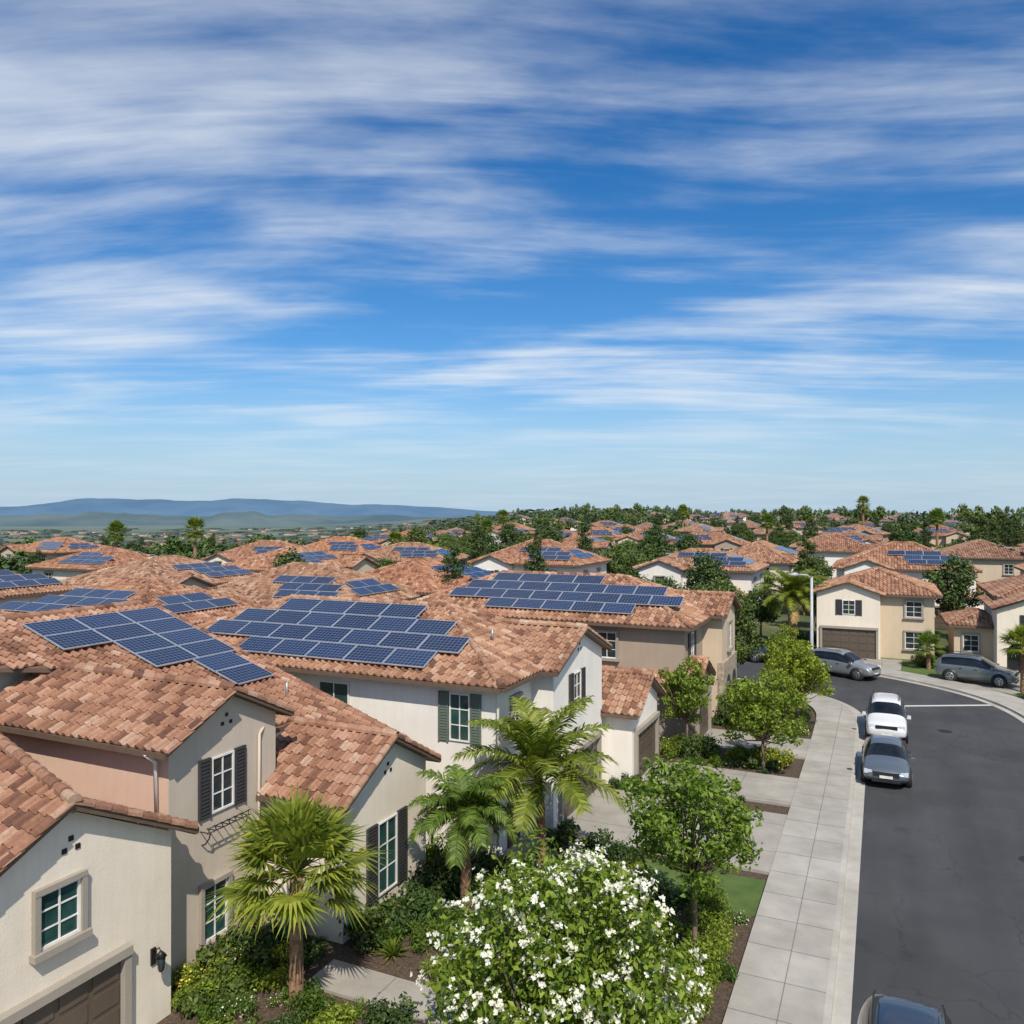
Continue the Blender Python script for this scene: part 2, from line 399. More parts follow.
def window(H,fr,c,z0,z1,w,sh=None,glass='glass',trim='trim_grey',div=(2,3),frame='white_frame'):
    o,t,n=fr; m=H['windows']; a0=c-w/2;a1=c+w/2
    ob=lambda *a:m.obox(o,t,n,*a)
    ob(a0,a1,z0,z1,-.02,.012,glass)
    fw=.05
    ob(a0,a0+fw,z0,z1,.012,.05,frame);ob(a1-fw,a1,z0,z1,.012,.05,frame);ob(a0+fw,a1-fw,z0,z0+fw,.012,.05,frame);ob(a0+fw,a1-fw,z1-fw,z1,.012,.05,frame)
    for i in range(1,div[0]):
        x=a0+w*i/div[0]; ob(x-.016,x+.016,z0+fw,z1-fw,.012,.036,frame)
    for i in range(1,div[1]):
        z=z0+(z1-z0)*i/div[1]; ob(a0+fw,a1-fw,z-.014,z+.014,.012,.030,frame)
    tw=.11
    if trim:
        ob(a0-tw,a1+tw,z1,z1+tw,-.02,.12,trim); ob(a0-tw-.05,a1+tw+.05,z0-.13,z0,-.02,.18,trim)
        if not sh:
            ob(a0-tw,a0,z0,z1,-.02,.11,trim); ob(a1,a1+tw,z0,z1,-.02,.11,trim)
    if sh:
        sw=w*.5 if w<1.2 else w*.32
        for b0 in (a0-sw-.03,a1+.03):
            zb,zt=z0-.05,z1+.03
            if trim: zt=z1-.01; zb=z0+.01
            ob(b0,b0+.05,zb,zt,-.01,.07,sh);ob(b0+sw-.05,b0+sw,zb,zt,-.01,.07,sh)
            ob(b0+.05,b0+sw-.05,zb,zt,-.01,.04,sh)
            k=int((zt-zb)/.09)
            for i in range(k):
                z=zb+(i+.3)*(zt-zb)/k; ob(b0+.05,b0+sw-.05,z,z+.04,.04,.06,sh)
def garage(H,fr,a0,a1,z1,mat='garage_door',trim='trim_grey'):
    o,t,n=fr;m=H['door']; ob=lambda *a:m.obox(o,t,n,*a)
    ob(a0,a1,0,z1,-.02,.02,mat)
    for i in range(4):
        z=z1*i/4
        k=max(3,int((a1-a0)/.6))
        for j in range(k):
            x=a0+(a1-a0)*j/k; w=(a1-a0)/k
            ob(x+.06,x+w-.06,z+.06,z+z1/4-.05,.02,.045,mat)
    ob(a0-.16,a0,0,z1,-.02,.16,trim);ob(a1,a1+.16,0,z1,-.02,.16,trim);ob(a0-.16,a1+.16,z1,z1+.18,-.02,.2,trim)
def array(H,p0,e,s,rows,pw=1.62,ph=.98):
    p0=Vector(p0);e=Vector(e).normalized();s=Vector(s).normalized();n=e.cross(s).normalized()
    if n.z<0:n=-n
    m=H['solar_panels']
    for s0,e0,c in rows:
        for i in range(c):
            b=p0+e*(e0+i*(pw+.025))+s*s0+n*.17
            P=lambda x,y,z:b+e*x+s*y+n*z
            q=.03
            m.add([P(q,q,.045),P(pw-q,q,.045),P(pw-q,ph-q,.045),P(q,ph-q,.045)],[(0,1,2,3)],'solar_cells',uvs={0:[(0,0),(1,0),(1,1),(0,1)]})
            m.add([P(0,0,0),P(pw,0,0),P(pw,ph,0),P(0,ph,0),P(0,0,.04),P(pw,0,.04),P(pw,ph,.04),P(0,ph,.04)],
                  [(0,3,2,1),(4,5,6,7),(0,1,5,4),(1,2,6,5),(2,3,7,6),(3,0,4,7)],'panel_frame')
        w=c*(pw+.025)
        b=p0+e*e0+s*(s0+.25)+n*.10
        for k in (0,.5):
            m.add([b+s*k,b+e*w+s*k,b+e*w+s*(k+.04),b+s*(k+.04),b+s*k+n*.06,b+e*w+s*k+n*.06,b+e*w+s*(k+.04)+n*.06,b+s*(k+.04)+n*.06],
                  [(0,3,2,1),(4,5,6,7),(0,1,5,4),(1,2,6,5),(2,3,7,6),(3,0,4,7)],'panel_frame')
def vents(H,fr,a,z,r=.05):
    o,t,n=fr
    for da,dz in ((-.14,0),(.14,0),(0,.2)):
        H['vents'].obox(o,t,n,a+da-r,a+da+r,z+dz-r,z+dz+r,.0,.02,'iron')
def pipe(H,x,y,z,h=.45,r=.045): H['roof_vent'].tube([(x,y,z-.1),(x,y,z+h)],r,'metal_grey',8)

# ---------------- house A
A=House()
rf=A['roof']
sl=(7.73-3.6)/12.4
hx=lambda X:3.6+sl*(-12-X)
PA=[(-13.4,18.8),(-13.4,21.1),(-24.4,21.1),(-24.4,5),(-22,5),(-22,13.2),(-21.06,15.3),(-18,17.35),(-15.75,17.35),(-15.75,18.8)]
roof_plane(rf,[(x,y,hx(x)) for x,y in PA])
roof_plane(rf,[(-35,21.1,hx(-13.8)),(-35,5,hx(-13.8)),(-24.4,5,7.73),(-24.4,21.1,7.73)])
caps(rf,(-24.4,5,7.73),(-24.4,21.1,7.73)); caps(rf,(-13.4,21.04,hx(-13.4)),(-24.4,21.04,7.73),.11,.03)
A['walls'].prism('y',[(-34.4,0),(-15.8,0),(-15.8,hx(-15.8)-.16),(-24.4,7.57),(-34.4,hx(-14.4)-.16)],17.2,20.55,'stucco_cream')
A['walls'].prism('y',[(-34.4,0),(-22.3,0),(-22.3,hx(-22.3)-.16),(-24.4,7.57),(-34.4,hx(-14.4)-.16)],5.5,17.2,'stucco_cream')
gable(A,-22,-14.7,13.2,17.4,5.6,6.62,'stucco_sand',sidemat='stucco_salmon')
gable(A,-17.2,-12.2,16.45,21.15,3.6,4.85,'stucco_cream')
roof_plane(rf,[(-24,7.3,4.0),(-13.9,7.3,4.0),(-13.9,10.3,5.53),(-18.5,11.45,6.12),(-24,11.45,6.12)])
roof_plane(rf,[(-13.9,13.25,4.0),(-24,13.25,4.0),(-24,10.3,5.5),(-13.9,10.3,5.5)])
caps(rf,(-13.9,10.3,5.53),(-18.5,11.45,6.12)); caps(rf,(-18.5,11.45,6.12),(-24,11.45,6.12))
for yy in (7.3,13.25): caps(rf,(-13.96,yy,4.0),(-13.96,10.3,5.53),.1,.03)
A['walls'].add([(-13.95,10.34,5.3),(-18.5,11.5,4.8),(-18.5,11.5,6.05),(-13.95,10.34,5.42)],[(0,1,2,3)],'stucco_salmon')
gutter(rf,(-15.0,13.25,4.0),(-13.9,13.25,4.0),(0,1,0))
A['walls'].prism('x',[(7.6,0),(12.85,0),(12.85,4.02),(10.3,5.36),(7.6,4.02)],-23.5,-14.2,'stucco_cream')
f1=FX(-14.2); f2=FX(-15.0); f3=FX(-12.5)
window(A,f1,10.2,2.9,3.95,.85,None,'glass_green')
garage(A,f1,8.0,11.55,1.95)
vents(A,f1,10.45,4.55)
window(A,f2,15.15,3.62,5.0,.75,'shutter_dark',trim=None)
window(A,f2,14.9,.55,1.9,.8,None,'glass_green')
vents(A,f2,15.3,5.75,.045)
window(A,f3,18.75,.55,2.55,.95,'shutter_dark','glass_green',trim=None)
vents(A,f3,18.8,3.85,.045)
m=A['iron_bracket']
for i in range(7):
    y=14.45+i*.22; m.tube([(-15.0,y,3.30),(-14.72,y,3.30),(-14.72,y,3.42)],.014,'iron',5)
m.tube([(-14.72,14.4,3.42),(-14.72,15.85,3.42)],.016,'iron',5); m.tube([(-14.72,14.4,3.3),(-14.72,15.85,3.3)],.016,'iron',5)
for y in (14.5,15.75): m.tube([(-15,y,2.95),(-14.88,y,3.0),(-14.76,y,3.15),(-14.72,y,3.3)],.018,'iron',5)
m=A['wall_lantern']
m.box(-14.2,-14.16,12.3,12.42,1.35,1.7,'iron'); m.tube([(-14.18,12.36,1.62),(-14.0,12.36,1.75),(-13.95,12.36,1.66)],.015,'iron',6)
m.tube([(-13.95,12.36,1.28),(-13.95,12.36,1.30),(-13.95,12.36,1.58)],[.05,.07,.10],'glass',6); m.tube([(-13.95,12.36,1.58),(-13.95,12.36,1.70)],[.13,.02],'iron',6); m.tube([(-13.95,12.36,1.24),(-13.95,12.36,1.28)],[.02,.06],'iron',6)
m=A['downspout']; m.tube([(-15.3,13.1,5.5),(-15.3,13.38,5.25),(-15.3,13.42,4.0)],.045,'white_frame',8); m.tube([(-15.15,17.0,5.45),(-14.93,16.4,5.2),(-14.93,16.35,0)],.04,'stucco_sand',8)
array(A,(-12,15.75,3.6),(0,1,0),(-1,0,sl),[(12.4-1.1,0,3),(12.4-2.1,0,3),(12.4-3.1,1.64,2),(12.4-4.1,1.64,2),(12.4-5.1,3.0,1),(12.4-6.1,3.0,1)])
pipe(A,-17,19.9,hx(-17)); pipe(A,-16.4,18.2,hx(-16.4),.3)
A.finish('stucco_house')

# ---------------- house B
B=House()
hip(B,-27,-10.7,22.4,31.2,5.6,.42,'stucco_white')
gable(B,-15,-10.0,25.4,31.26,5.62,6.75,'stucco_white')
gable(B,-15,-8.8,30.9,35.4,3.0,4.2,'stucco_white')
fy=FY(22.82); 
window(B,fy,-17.4,4.1,5.15,1.3,None,'glass_green',trim=None,div=(2,1))
window(B,fy,-12.4,3.65,5.2,.75,'shutter_green','glass_green',trim=None)
window(B,fy,-20.5,1.0,2.3,1.1,None)
window(B,FX(-10.3),28.0,3.7,5.15,.8,'shutter_dark',trim=None)
window(B,FX(-11.12),24.3,3.9,4.9,.6,None)
garage(B,FX(-10.3),26.3,30.3,2.2)
B['door'].box(-11.12,-11.06,23.7,24.6,0,2.15,'fascia')
garage(B,FX(-9.1),31.6,34.7,2.1)
vents(B,FX(-10.3),28.33,5.95,.045); vents(B,FX(-9.1),33.15,3.3,.045)
array(B,(-27,22.4,5.6),(1,0,0),(0,1,.42),[(.42,5.1,5),(1.43,2.6,7),(2.44,3.2,6),(3.45,4.7,4)])
pipe(B,-12.6,25.6,6.55,.35); pipe(B,-12.0,27.5,6.2,.3)
m=B['downspout']; m.tube([(-11.0,22.7,5.5),(-11.0,22.74,5.3),(-11.0,22.74,0)],.045,'stucco_white',8)
B['entry_roof'].box(-11.1,-9.9,23.4,25.0,2.6,2.72,'fascia')
B.finish('stucco_house')
# ---------------- house C
C=House()
hip(C,-25,-8.2,38,47.4,5.6,.41,'stucco_taupe')
gable(C,-14,-7.3,42.4,47.0,5.7,6.6,'stucco_tan')
gable(C,-14,-7.7,37.6,41.4,2.9,3.9,'stucco_taupe')
window(C,FY(38.42),-12.5,3.8,5.1,1.0,None); window(C,FY(38.42),-17,3.8,5.1,1.2,None)
window(C,FX(-8.62),40,3.7,5.1,.8,'shutter_dark',trim=None); window(C,FX(-7.6),44.7,3.7,5.1,.9,None)
C['stone_base'].box(-7.8,-7.5,42.65,46.75,0,3.2,'stone')
def arch(mb,fr,c,w,h,mat,d=.02):
    o,t,n=[Vector(v) for v in fr]; k=Vector((0,0,1)); pts=[(c-w/2,0),(c+w/2,0)]
    for i in range(13):
        a=math.pi*i/12; pts.append((c+w/2*math.cos(a),h-w/2+w/2*math.sin(a)))
    mb.add([o+t*a+k*z+n*d for a,z in pts],[list(range(len(pts)))],mat)
arch(C['door'],FX(-7.5),44.0,1.2,2.4,'car_glass'); arch(C['door'],FX(-7.5),45.8,1.1,2.4,'car_glass')
garage(C,FX(-8.0),38.2,40.9,2.1)
array(C,(-25,38,5.6),(1,0,0),(0,1,.41),[(.7,5.5,5),(1.71,2.8,8),(2.72,3.4,7),(3.73,4.6,4)])
C.finish('stucco_house')

# ---------------- terrain function
def sst(a,b,x):
    t=max(0,min(1,(x-a)/(b-a))); return t*t*(3-2*t)
def T(x,y):
    r=math.hypot(x,y); ph=math.degrees(math.atan2(x,y))
    if abs(ph)>90: ph=math.copysign(90,ph)
    Rf=sst(-40,-22,ph)
    h=Rf*5.0*sst(170,520,r)+(1-Rf)*(-26*sst(130,600,r)-40*sst(500,2600,r))
    h+=Rf*2.0*math.sin(x*.011+1)*math.sin(y*.009)*sst(170,400,r)
    return h
def ground():
    radii=[0,30,60,90,120,150,185,220,260,310,370,440,520,620,750,900,1100,1400,1800,2400,3200,4500,6500,9500,14000,22000]
    n=144; V=[(0,0,-.02)];F=[]
    for r in radii[1:]:
        for k in range(n):
            a=2*math.pi*k/n; x,y=r*math.sin(a),r*math.cos(a); V.append((x,y,T(x,y)-.02))
    for k in range(n): F.append((0,1+(k+1)%n,1+k))
    for i in range(len(radii)-2):
        for k in range(n):
            k2=(k+1)%n; F.append((1+i*n+k,1+i*n+k2,1+(i+1)*n+k2,1+(i+1)*n+k))
    m=MB(); m.add(V,F,'ground',smooth=True); m.obj('ground')
ground()
def hills(name,rad,mat,hf,depth,a0,a1):
    m=MB();V=[];F=[];n=260
    for i in range(n+1):
        ph=a0+(a1-a0)*i/n; h=hf(ph); s,c=math.sin(R(ph)),math.cos(R(ph))
        for rr,zz in ((rad,-110),(rad+depth*.3,h*.5-40),(rad+depth*.6,h),(rad+depth,h*.6),(rad+depth*1.5,-110)):
            V.append((rr*s,rr*c,zz))
    for i in range(n):
        for k in range(4): F.append((i*5+k,(i+1)*5+k,(i+1)*5+k+1,i*5+k+1))
    m.add(V,F,mat,smooth=True); m.obj(name)
def nz(x,s): return math.sin(x*1.3+s)+.5*math.sin(x*2.9+s*2)+.25*math.sin(x*6.1+s*3)+.12*math.sin(x*13+s)
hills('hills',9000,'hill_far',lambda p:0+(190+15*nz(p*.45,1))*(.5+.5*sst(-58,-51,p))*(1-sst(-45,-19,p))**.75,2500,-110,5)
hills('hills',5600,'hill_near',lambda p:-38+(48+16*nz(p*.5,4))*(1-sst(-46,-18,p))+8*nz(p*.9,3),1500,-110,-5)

# ---------------- roads
def chaikin(P,k=3):
    P=[Vector(p) for p in P]
    for _ in range(k):
        Q=[P[0]]
        for a,b in zip(P,P[1:]): Q+= [a*.75+b*.25,a*.25+b*.75]
        Q.append(P[-1]); P=Q
    return P
I0=chaikin([(-1,-30),(-1,30),(-1,44),(-1.2,48),(-2.6,51),(-5.5,53.2),(-12,56),(-45,64)])
O0=chaikin([(7.4,-30),(7.4,44),(7.3,50),(5.6,55.0),(2.2,58.6),(-3,61.8),(-12,65.2),(-45,73)])
def off(P,d):
    r=[]
    for i,p in enumerate(P):
        t=(P[min(i+1,len(P)-1)]-P[max(i-1,0)]).normalized(); r.append(p+Vector((-t.y,t.x))*d)
    return r
def strip(m,A_,B_,z,mat,z2=None):
    V=[(p.x,p.y,z) for p in A_]+[(p.x,p.y,z if z2 is None else z2) for p in B_]; n=len(A_)
    m.add(V,[(i,i+1,n+i+1,n+i) for i in range(n-1)],mat)
m=MB(); strip(m,O0,I0,.0,'asphalt'); m.obj('road')
for P,sg in ((I0,1),(O0,-1)):
    g=MB(); strip(g,off(P,-.38*sg),P,.006,'kerb_concrete'); strip(g,P,P,.006,'kerb_concrete',.13); strip(g,P,off(P,.16*sg),.13,'kerb_concrete')
    g.obj('kerb')
    g=MB(); strip(g,off(P,.16*sg),off(P,2.1*sg),.126,'concrete'); strip(g,off(P,2.1*sg),off(P,2.1*sg),.126,'concrete',-.05); g.obj('sidewalk')
m=MB()
a=Vector((-.62,50.0));b=Vector((6.4,53.6));d=(b-a).normalized();q=Vector((-d.y,d.x))*.28
m.add([(a.x,a.y,.005),(b.x,b.y,.005),(b.x+q.x,b.y+q.y,.005),(a.x+q.x,a.y+q.y,.005)],[(0,1,2,3)],'road_paint'); m.obj('road_marking')
for (x,y,r) in ((4.3,30,.34),(2.9,46,.34)):
    m=MB(); m.add([(x+r*math.cos(i*.3142),y+r*math.sin(i*.3142),.006) for i in range(20)],[list(range(20))],'iron'); m.obj('manhole_cover')
def sheet(name,x0,x1,y0,y1,z,mat): 
    m=MB(); m.box(x0,x1,y0,y1,-.05,z,mat); m.obj(name)
sheet('planting_bed',-16,-3.12,-10,54,.02,'mulch')
sheet('driveway',-14.3,-3.11,7.6,12.2,.11,'concrete_plain')
sheet('driveway',-10.4,-3.11,25.4,30.5,.11,'concrete_plain')
sheet('driveway',-9.1,-3.11,31.6,34.9,.11,'concrete_plain')
sheet('driveway',-8,-3.11,38.0,41.2,.11,'concrete_plain')
sheet('garden_path',-12.2,-3.11,14.9,16.0,.09,'concrete_plain')
sheet('garden_path',-11.1,-9.2,23.2,25.4,.09,'concrete_plain')
sheet('lawn',-7.0,-3.15,22.6,24.9,.05,'lawn_grass')
m=MB(); m.add([(9.5,30,.0),(30,30,.0),(30,66,.0),(-12,69.8,.0),(-12,67.6,.0),(-3,64.2,.0),(3.2,60.8,.0),(6.8,56.8,.0),(9.2,51,.0)],[list(range(9))],'lawn_grass'); m.obj('lawn')
m=MB(); m.add([(3.6,60.8,.02),(7.2,57.0,.02),(9.2,60,.02),(9,66.2,.02),(4.5,66.2,.02)],[list(range(5))],'concrete_plain'); m.obj('driveway')
m=MB(); m.add([(-3.4,64.2,.02),(1.2,62.4,.02),(1.4,67,.02),(-3.0,67,.02)],[list(range(4))],'concrete_plain'); m.obj('driveway')

# ---------------- house D, E
D=House()
hip(D,-4.6,4.0,67.2,77,4.9,.38,'stucco_tan'); gable_y(D,-4.9,.2,66.3,72,4.9,5.8,'stucco_cream')
window(D,FY(66.6),-2.3,3.3,4.4,.9,'shutter_dark',trim=None); garage(D,FY(66.6),-4.2,-.4,2.2,'garage_door'); window(D,FY(67.62),2.2,3.2,4.4,1.1,None)
window(D,FY(67.62),2.2,.8,2.1,1.2,None); window(D,FX(3.58),70,3.2,4.4,.9,None)
D.finish('stucco_house')
E=House()
hip(E,7.6,18,68,79,4.9,.38,'stucco_cream'); gable_y(E,7.0,12.2,64.6,73,4.4,5.4,'stucco_cream'); hip(E,4.4,8.6,66.6,73,2.9,.36,'stucco_tan')
window(E,FY(64.9),9.6,2.9,4.0,.9,'shutter_dark',trim=None); arch(E['door'],FY(64.9),8.6,1.4,2.1,'car_glass'); window(E,FY(68.42),14.2,3,4.2,1.2,'shutter_dark',trim=None); window(E,FY(67.02),5.9,1,2.2,1.0,None)
array(E,(7.6,68,4.9),(1,0,0),(0,1,.38),[(3.0,3,3),(4.0,3,3)])
E.finish('stucco_house')

# ---------------- generic houses
WALLS=['stucco_cream','stucco_tan','stucco_white','stucco_sand','stucco_cream','stucco_taupe','stucco_tan','stucco_white']
def generic(i):
    rnd=random.Random(i*13+5); H=House(); w=rnd.uniform(12,15.5); d=rnd.uniform(9.5,11.5); e=rnd.choice([5.2,5.5,4.9]); wm=WALLS[i]
    x0,x1,y0,y1=-w/2,w/2,-d/2,d/2; pt=rnd.uniform(.36,.44)
    hip(H,x0,x1,y0,y1,e,pt,wm)
    gs=rnd.choice([-1,1])
    cx=gs*w*.25
    gable_y(H,cx-2.4,cx+2.4,y0-1.2,y0+4,e+.02,e+.95,wm)
    gable_y(H,-cx-2.8,-cx+2.8,y0-2.2,y0+2,3.0,4.1,wm)
    if i%2: hip(H,x1-3,x1+2.6,y0+1.5,y1-1,3.0,.38,wm)
    garage(H,FY(y0-1.9),-cx-2.2,-cx+2.2,2.1); window(H,FY(y0-.9),cx,3.5,4.8,1.0,'shutter_dark' if i%2 else None,trim=None if i%2 else 'trim_grey')
    window(H,FY(y0-.9),cx,.8,2.1,1.4,None); window(H,FY(y0+.42),-cx,3.7,4.8,1.2,None)
    for yy in (-2.2,2.2):
        window(H,FX(x1-.42),yy,3.5,4.7,1.0,'shutter_dark' if i%3==0 else None,trim=None if i%3==0 else 'trim_grey'); window(H,FXm(x0+.42),yy,3.5,4.7,1.0,None); window(H,FXm(x0+.42),yy,.8,2.0,1.0,None)
    for xx in (-3,3): window(H,FYp(y1-.42),xx,3.5,4.7,1.1,None); window(H,FYp(y1-.42),xx,.8,2.1,1.4,None)
    q=-cx
    a0=(q+w/2)-2.9
    array(H,(x0,y0,e),(1,0,0),(0,1,pt),[(.9,a0,3),(1.9,max(a0-.4,2.0),4 if q<0 else 3),(2.9,min(max(a0-1,3.1),w-3.1-5),3)])
    array(H,(x1,y0,e),(0,1,0),(-1,0,pt),[(1.1,d/2-2.4,3),(2.1,d/2-1.7,2)])
    if i in (0,2,4,5):
        array(H,(x1,y1,e),(-1,0,0),(0,-1,pt),[(1.0,w*.32,4),(2.0,w*.32,4),(3.0,w*.36,2)])
    pipe(H,1,1.5,e+pt*(d/2-1.5)); pipe(H,-1.5,2,e+pt*(d/2-2),.3)
    return H.single('stucco_house_%d'%i)
GEN=[generic(i) for i in range(8)]
CL=[(a+b)/2 for a,b in zip(I0,O0)]
def near_road(x,y): return min((Vector((x,y))-p).length for p in CL)
placed=[]
def ph(i,x,y,rot):
    placed.append((x,y)); inst('stucco_house',GEN[i],(x,y,T(x,y)-.0),rot)
ph(4,-39,33,R(0)); ph(0,-38,47,R(0)); ph(6,-50,20,R(0)); ph(3,-35,57.5,R(90))
ph(2,-58,34,R(90)); ph(6,-56,50,R(90)); ph(1,-56,67,R(90))
ph(2,-17,84,R(0)); ph(7,2,94,R(0)); ph(7,-36,86,R(0)); ph(3,25,73,R(0)); ph(1,19,93,R(0))
rnd=random.Random(3)
colx=[-14,5,26,46,-35,-56,-77,-98,-120,-142,68]
for cxi,cx in enumerate(colx):
    y=62+rnd.uniform(0,8)
    while y<290:
        x=cx+rnd.uniform(-4,4)+(y-60)*.05
        a=math.degrees(math.atan2(x,y)); rr=math.hypot(x,y)
        ok=all((x-px)**2+(y-py)**2>18.5**2 for px,py in placed) and near_road(x,y)>16 and -66<a<18 and (y>66 or x<-60) and not(abs(x-8)<10 and y<87)
        if rr>150 and a<-38: ok=False
        if rr>120 and rnd.random()<.36: ok=False
        if ok: ph(rnd.randrange(8),x,y,rnd.choice([0,R(90),0,R(90),R(180)])+rnd.uniform(-.2,.2))
        y+=rnd.uniform(19,29)
for k in range(66):
    a=R(rnd.uniform(-34,14)); r=rnd.uniform(310,740); x,y=r*math.sin(a),r*math.cos(a)
    if all((x-px)**2+(y-py)**2>24**2 for px,py in placed): ph(rnd.randrange(8),x,y,rnd.uniform(0,6.28))
for (x,y) in ((-77,30),(-78,50),(-95,40),(-72,12)):
    if all((x-px)**2+(y-py)**2>15**2 for px,py in placed): ph(rnd.randrange(8),x,y,rnd.choice([0,R(90)]))

# ---------------- foliage
def leafcloud(clumps,n,size,mat,seed,asp=.5,mb=None,shell=.55,up=.3):
    rs=np.random.RandomState(seed); C=np.array([c[0] for c in clumps],float); rr=np.array([c[1] for c in clumps],float)
    if rr.ndim==1: rr=np.stack([rr,rr,rr],1)
    wt=rr.prod(1)**.67; wt/=wt.sum(); k=rs.choice(len(clumps),n,p=wt)
    d=rs.normal(size=(n,3)); d/=np.linalg.norm(d,axis=1)[:,None]
    rad=(shell+(1-shell)*rs.rand(n))**.8*(1+.16*rs.randn(n))
    P=C[k]+d*rad[:,None]*rr[k]
    nn=d+rs.normal(size=(n,3))*.7+np.array([0,0,up]); nn/=np.linalg.norm(nn,axis=1)[:,None]
    a=np.cross(nn,rs.normal(size=(n,3))); a/=np.linalg.norm(a,axis=1)[:,None]; b=np.cross(nn,a)
    s=size*(.6+.8*rs.rand(n))[:,None]
    v=np.stack([P-a*s*.5,P+b*s*asp*.5+nn*s*.06,P+a*s*.5,P-b*s*asp*.5+nn*s*.06],1).reshape(-1,3)
    f=np.arange(4*n).reshape(-1,4)
    mb.add(v.tolist(),f.tolist(),mat)
def tree_mesh(seed,hc,rx,rz,trunk_r,n,size,mat,flowers=0,ncl=26,mat2=None,clr=(.26,.42),core=.5,kr=(.55,1.08)):
    rd=random.Random(seed); m=MB(); cl=[]
    for i in range(ncl):
        zz=1-2*(i+.5)/ncl; an=i*2.39996+rd.uniform(-.5,.5); rr=math.sqrt(max(0,1-zz*zz)); k=rd.uniform(*kr)
        p=Vector((rr*math.cos(an),rr*math.sin(an),zz))*k
        r=rd.uniform(*clr)*rx
        q=Vector((p.x*(rx-r*.75),p.y*(rx-r*.75),p.z*(rz-r*.75)+hc))
        cl.append((q,(r,r,r*.75)))
    if core: cl.append((Vector((0,0,hc)),(rx*core,rx*core,rz*core)))
    fork=Vector((0,0,max(.6,hc-rz*.75)))
    m.tube([(0,0,-.1),(0.02,.01,.15),fork*.5+Vector((.04,-.02,0)),fork],[trunk_r*1.35,trunk_r,trunk_r*.85,trunk_r*.7],'bark',9)
    for q,r in cl:
        mid=(fork+q)/2+Vector((rd.uniform(-.15,.15),rd.uniform(-.15,.15),-.1*rx))
        m.tube([fork-Vector((0,0,.05)),mid,q],[trunk_r*.45,trunk_r*.28,trunk_r*.08],'bark',5,False)
    leafcloud(cl,int(n*.75),size,mat,seed,mb=m)
    leafcloud(cl,int(n*.25),size*.9,mat2 or mat,seed+9,mb=m,shell=.15)
    if flowers:
        outer=[c for c in cl if c[0].z>hc-rz*.6]
        for k in range(flowers):
            q,r=rd.choice(outer); d=Vector((rd.gauss(0,1),rd.gauss(0,1),rd.gauss(.35,1))).normalized()
            c=q+Vector((d.x*r[0],d.y*r[1],d.z*r[2]))*1.08
            if (c-Vector((0,0,hc))).dot(d)<0: continue
            for f in range(rd.randint(4,9)):
                cc=c+Vector((rd.gauss(0,.07),rd.gauss(0,.07),rd.gauss(0,.06))); s=rd.uniform(.035,.06)
                nn=(d+Vector((rd.gauss(0,.5),rd.gauss(0,.5),rd.gauss(.3,.5)))).normalized(); a=nn.orthogonal().normalized(); b=nn.cross(a)
                for j in range(4):
                    an=j*1.5708+rd.random(); u=a*math.cos(an)+b*math.sin(an); w=nn.cross(u)
                    m.add([cc,cc+u*s*.6+w*s*.5+nn*s*.3,cc+u*s*1.1+nn*s*.45,cc+u*s*.6-w*s*.5+nn*s*.3],[(0,1,2,3)],'flower_white')
    return m.mesh('tree_%d'%seed)
inst('broadleaf_tree',tree_mesh(11,3.5,2.0,1.7,.075,7200,.15,'leaf_bright',ncl=46,mat2='leaf_green',clr=(.13,.26),core=.3,kr=(.45,1.12)),(-4.2,19.7,0),0)
inst('flowering_tree',tree_mesh(12,2.7,2.45,2.15,.1,16000,.15,'leaf_bright',flowers=720,ncl=64,mat2='leaf_green',clr=(.15,.32),core=.55,kr=(.5,1.1)),(-5.4,13.9,0),0)
inst('broadleaf_tree',tree_mesh(13,2.8,2.05,1.85,.09,6800,.17,'leaf_bright',ncl=44,mat2='leaf_green',clr=(.14,.30),core=.4,kr=(.45,1.12)),(-4.6,35.4,0),0)
t14=tree_mesh(14,3.0,1.8,1.8,.08,5200,.18,'leaf_bright',ncl=38,mat2='leaf_green',clr=(.15,.3),core=.4,kr=(.45,1.12))
inst('broadleaf_tree',t14,(-3.9,43.0,0),0)
inst('broadleaf_tree',t14,(-8.2,37.0,0),1.2,(.75,.75,.95))
inst('broadleaf_tree',t14,(-5.0,48.6,0),2.2,(.9,.9,1.0))
tD=tree_mesh(15,4.6,2.6,3.6,.16,6000,.26,'leaf_dark',ncl=34,mat2='leaf_mid',clr=(.2,.38))
inst('broadleaf_tree',tD,(-8.6,51.0,0),.5,.8); inst('broadleaf_tree',tD,(-12,53.5,0),1.7,.75)
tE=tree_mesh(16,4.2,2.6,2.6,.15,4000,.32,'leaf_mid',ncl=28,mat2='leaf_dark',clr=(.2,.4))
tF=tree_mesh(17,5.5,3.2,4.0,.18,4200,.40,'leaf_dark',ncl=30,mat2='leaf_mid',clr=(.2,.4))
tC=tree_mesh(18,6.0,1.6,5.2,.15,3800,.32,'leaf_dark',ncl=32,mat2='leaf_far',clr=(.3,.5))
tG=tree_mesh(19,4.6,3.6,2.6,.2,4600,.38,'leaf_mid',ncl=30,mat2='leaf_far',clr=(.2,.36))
inst('broadleaf_tree',tE,(9.8,54.2,0),0,.6)
for (x,y,s,t) in ((-9.5,72,.75,tE),(-13,70,.8,tG),(-18,72,.85,tE),(-15,76,.8,tF),(-22,75,.75,tG),(5.6,80,.8,tF),(-27,73,.8,tE),(-6,82,.8,tG),(-29,41,.8,tE),(-30,54,.8,tC),(-20,51,.8,tE),(-28.5,30,.6,tE),(-46,27,.7,tG),(-47,41,.8,tE),(-47,56,.85,tF)):
    inst('broadleaf_tree',t,(x,y,0),x,s)
rnd=random.Random(21)
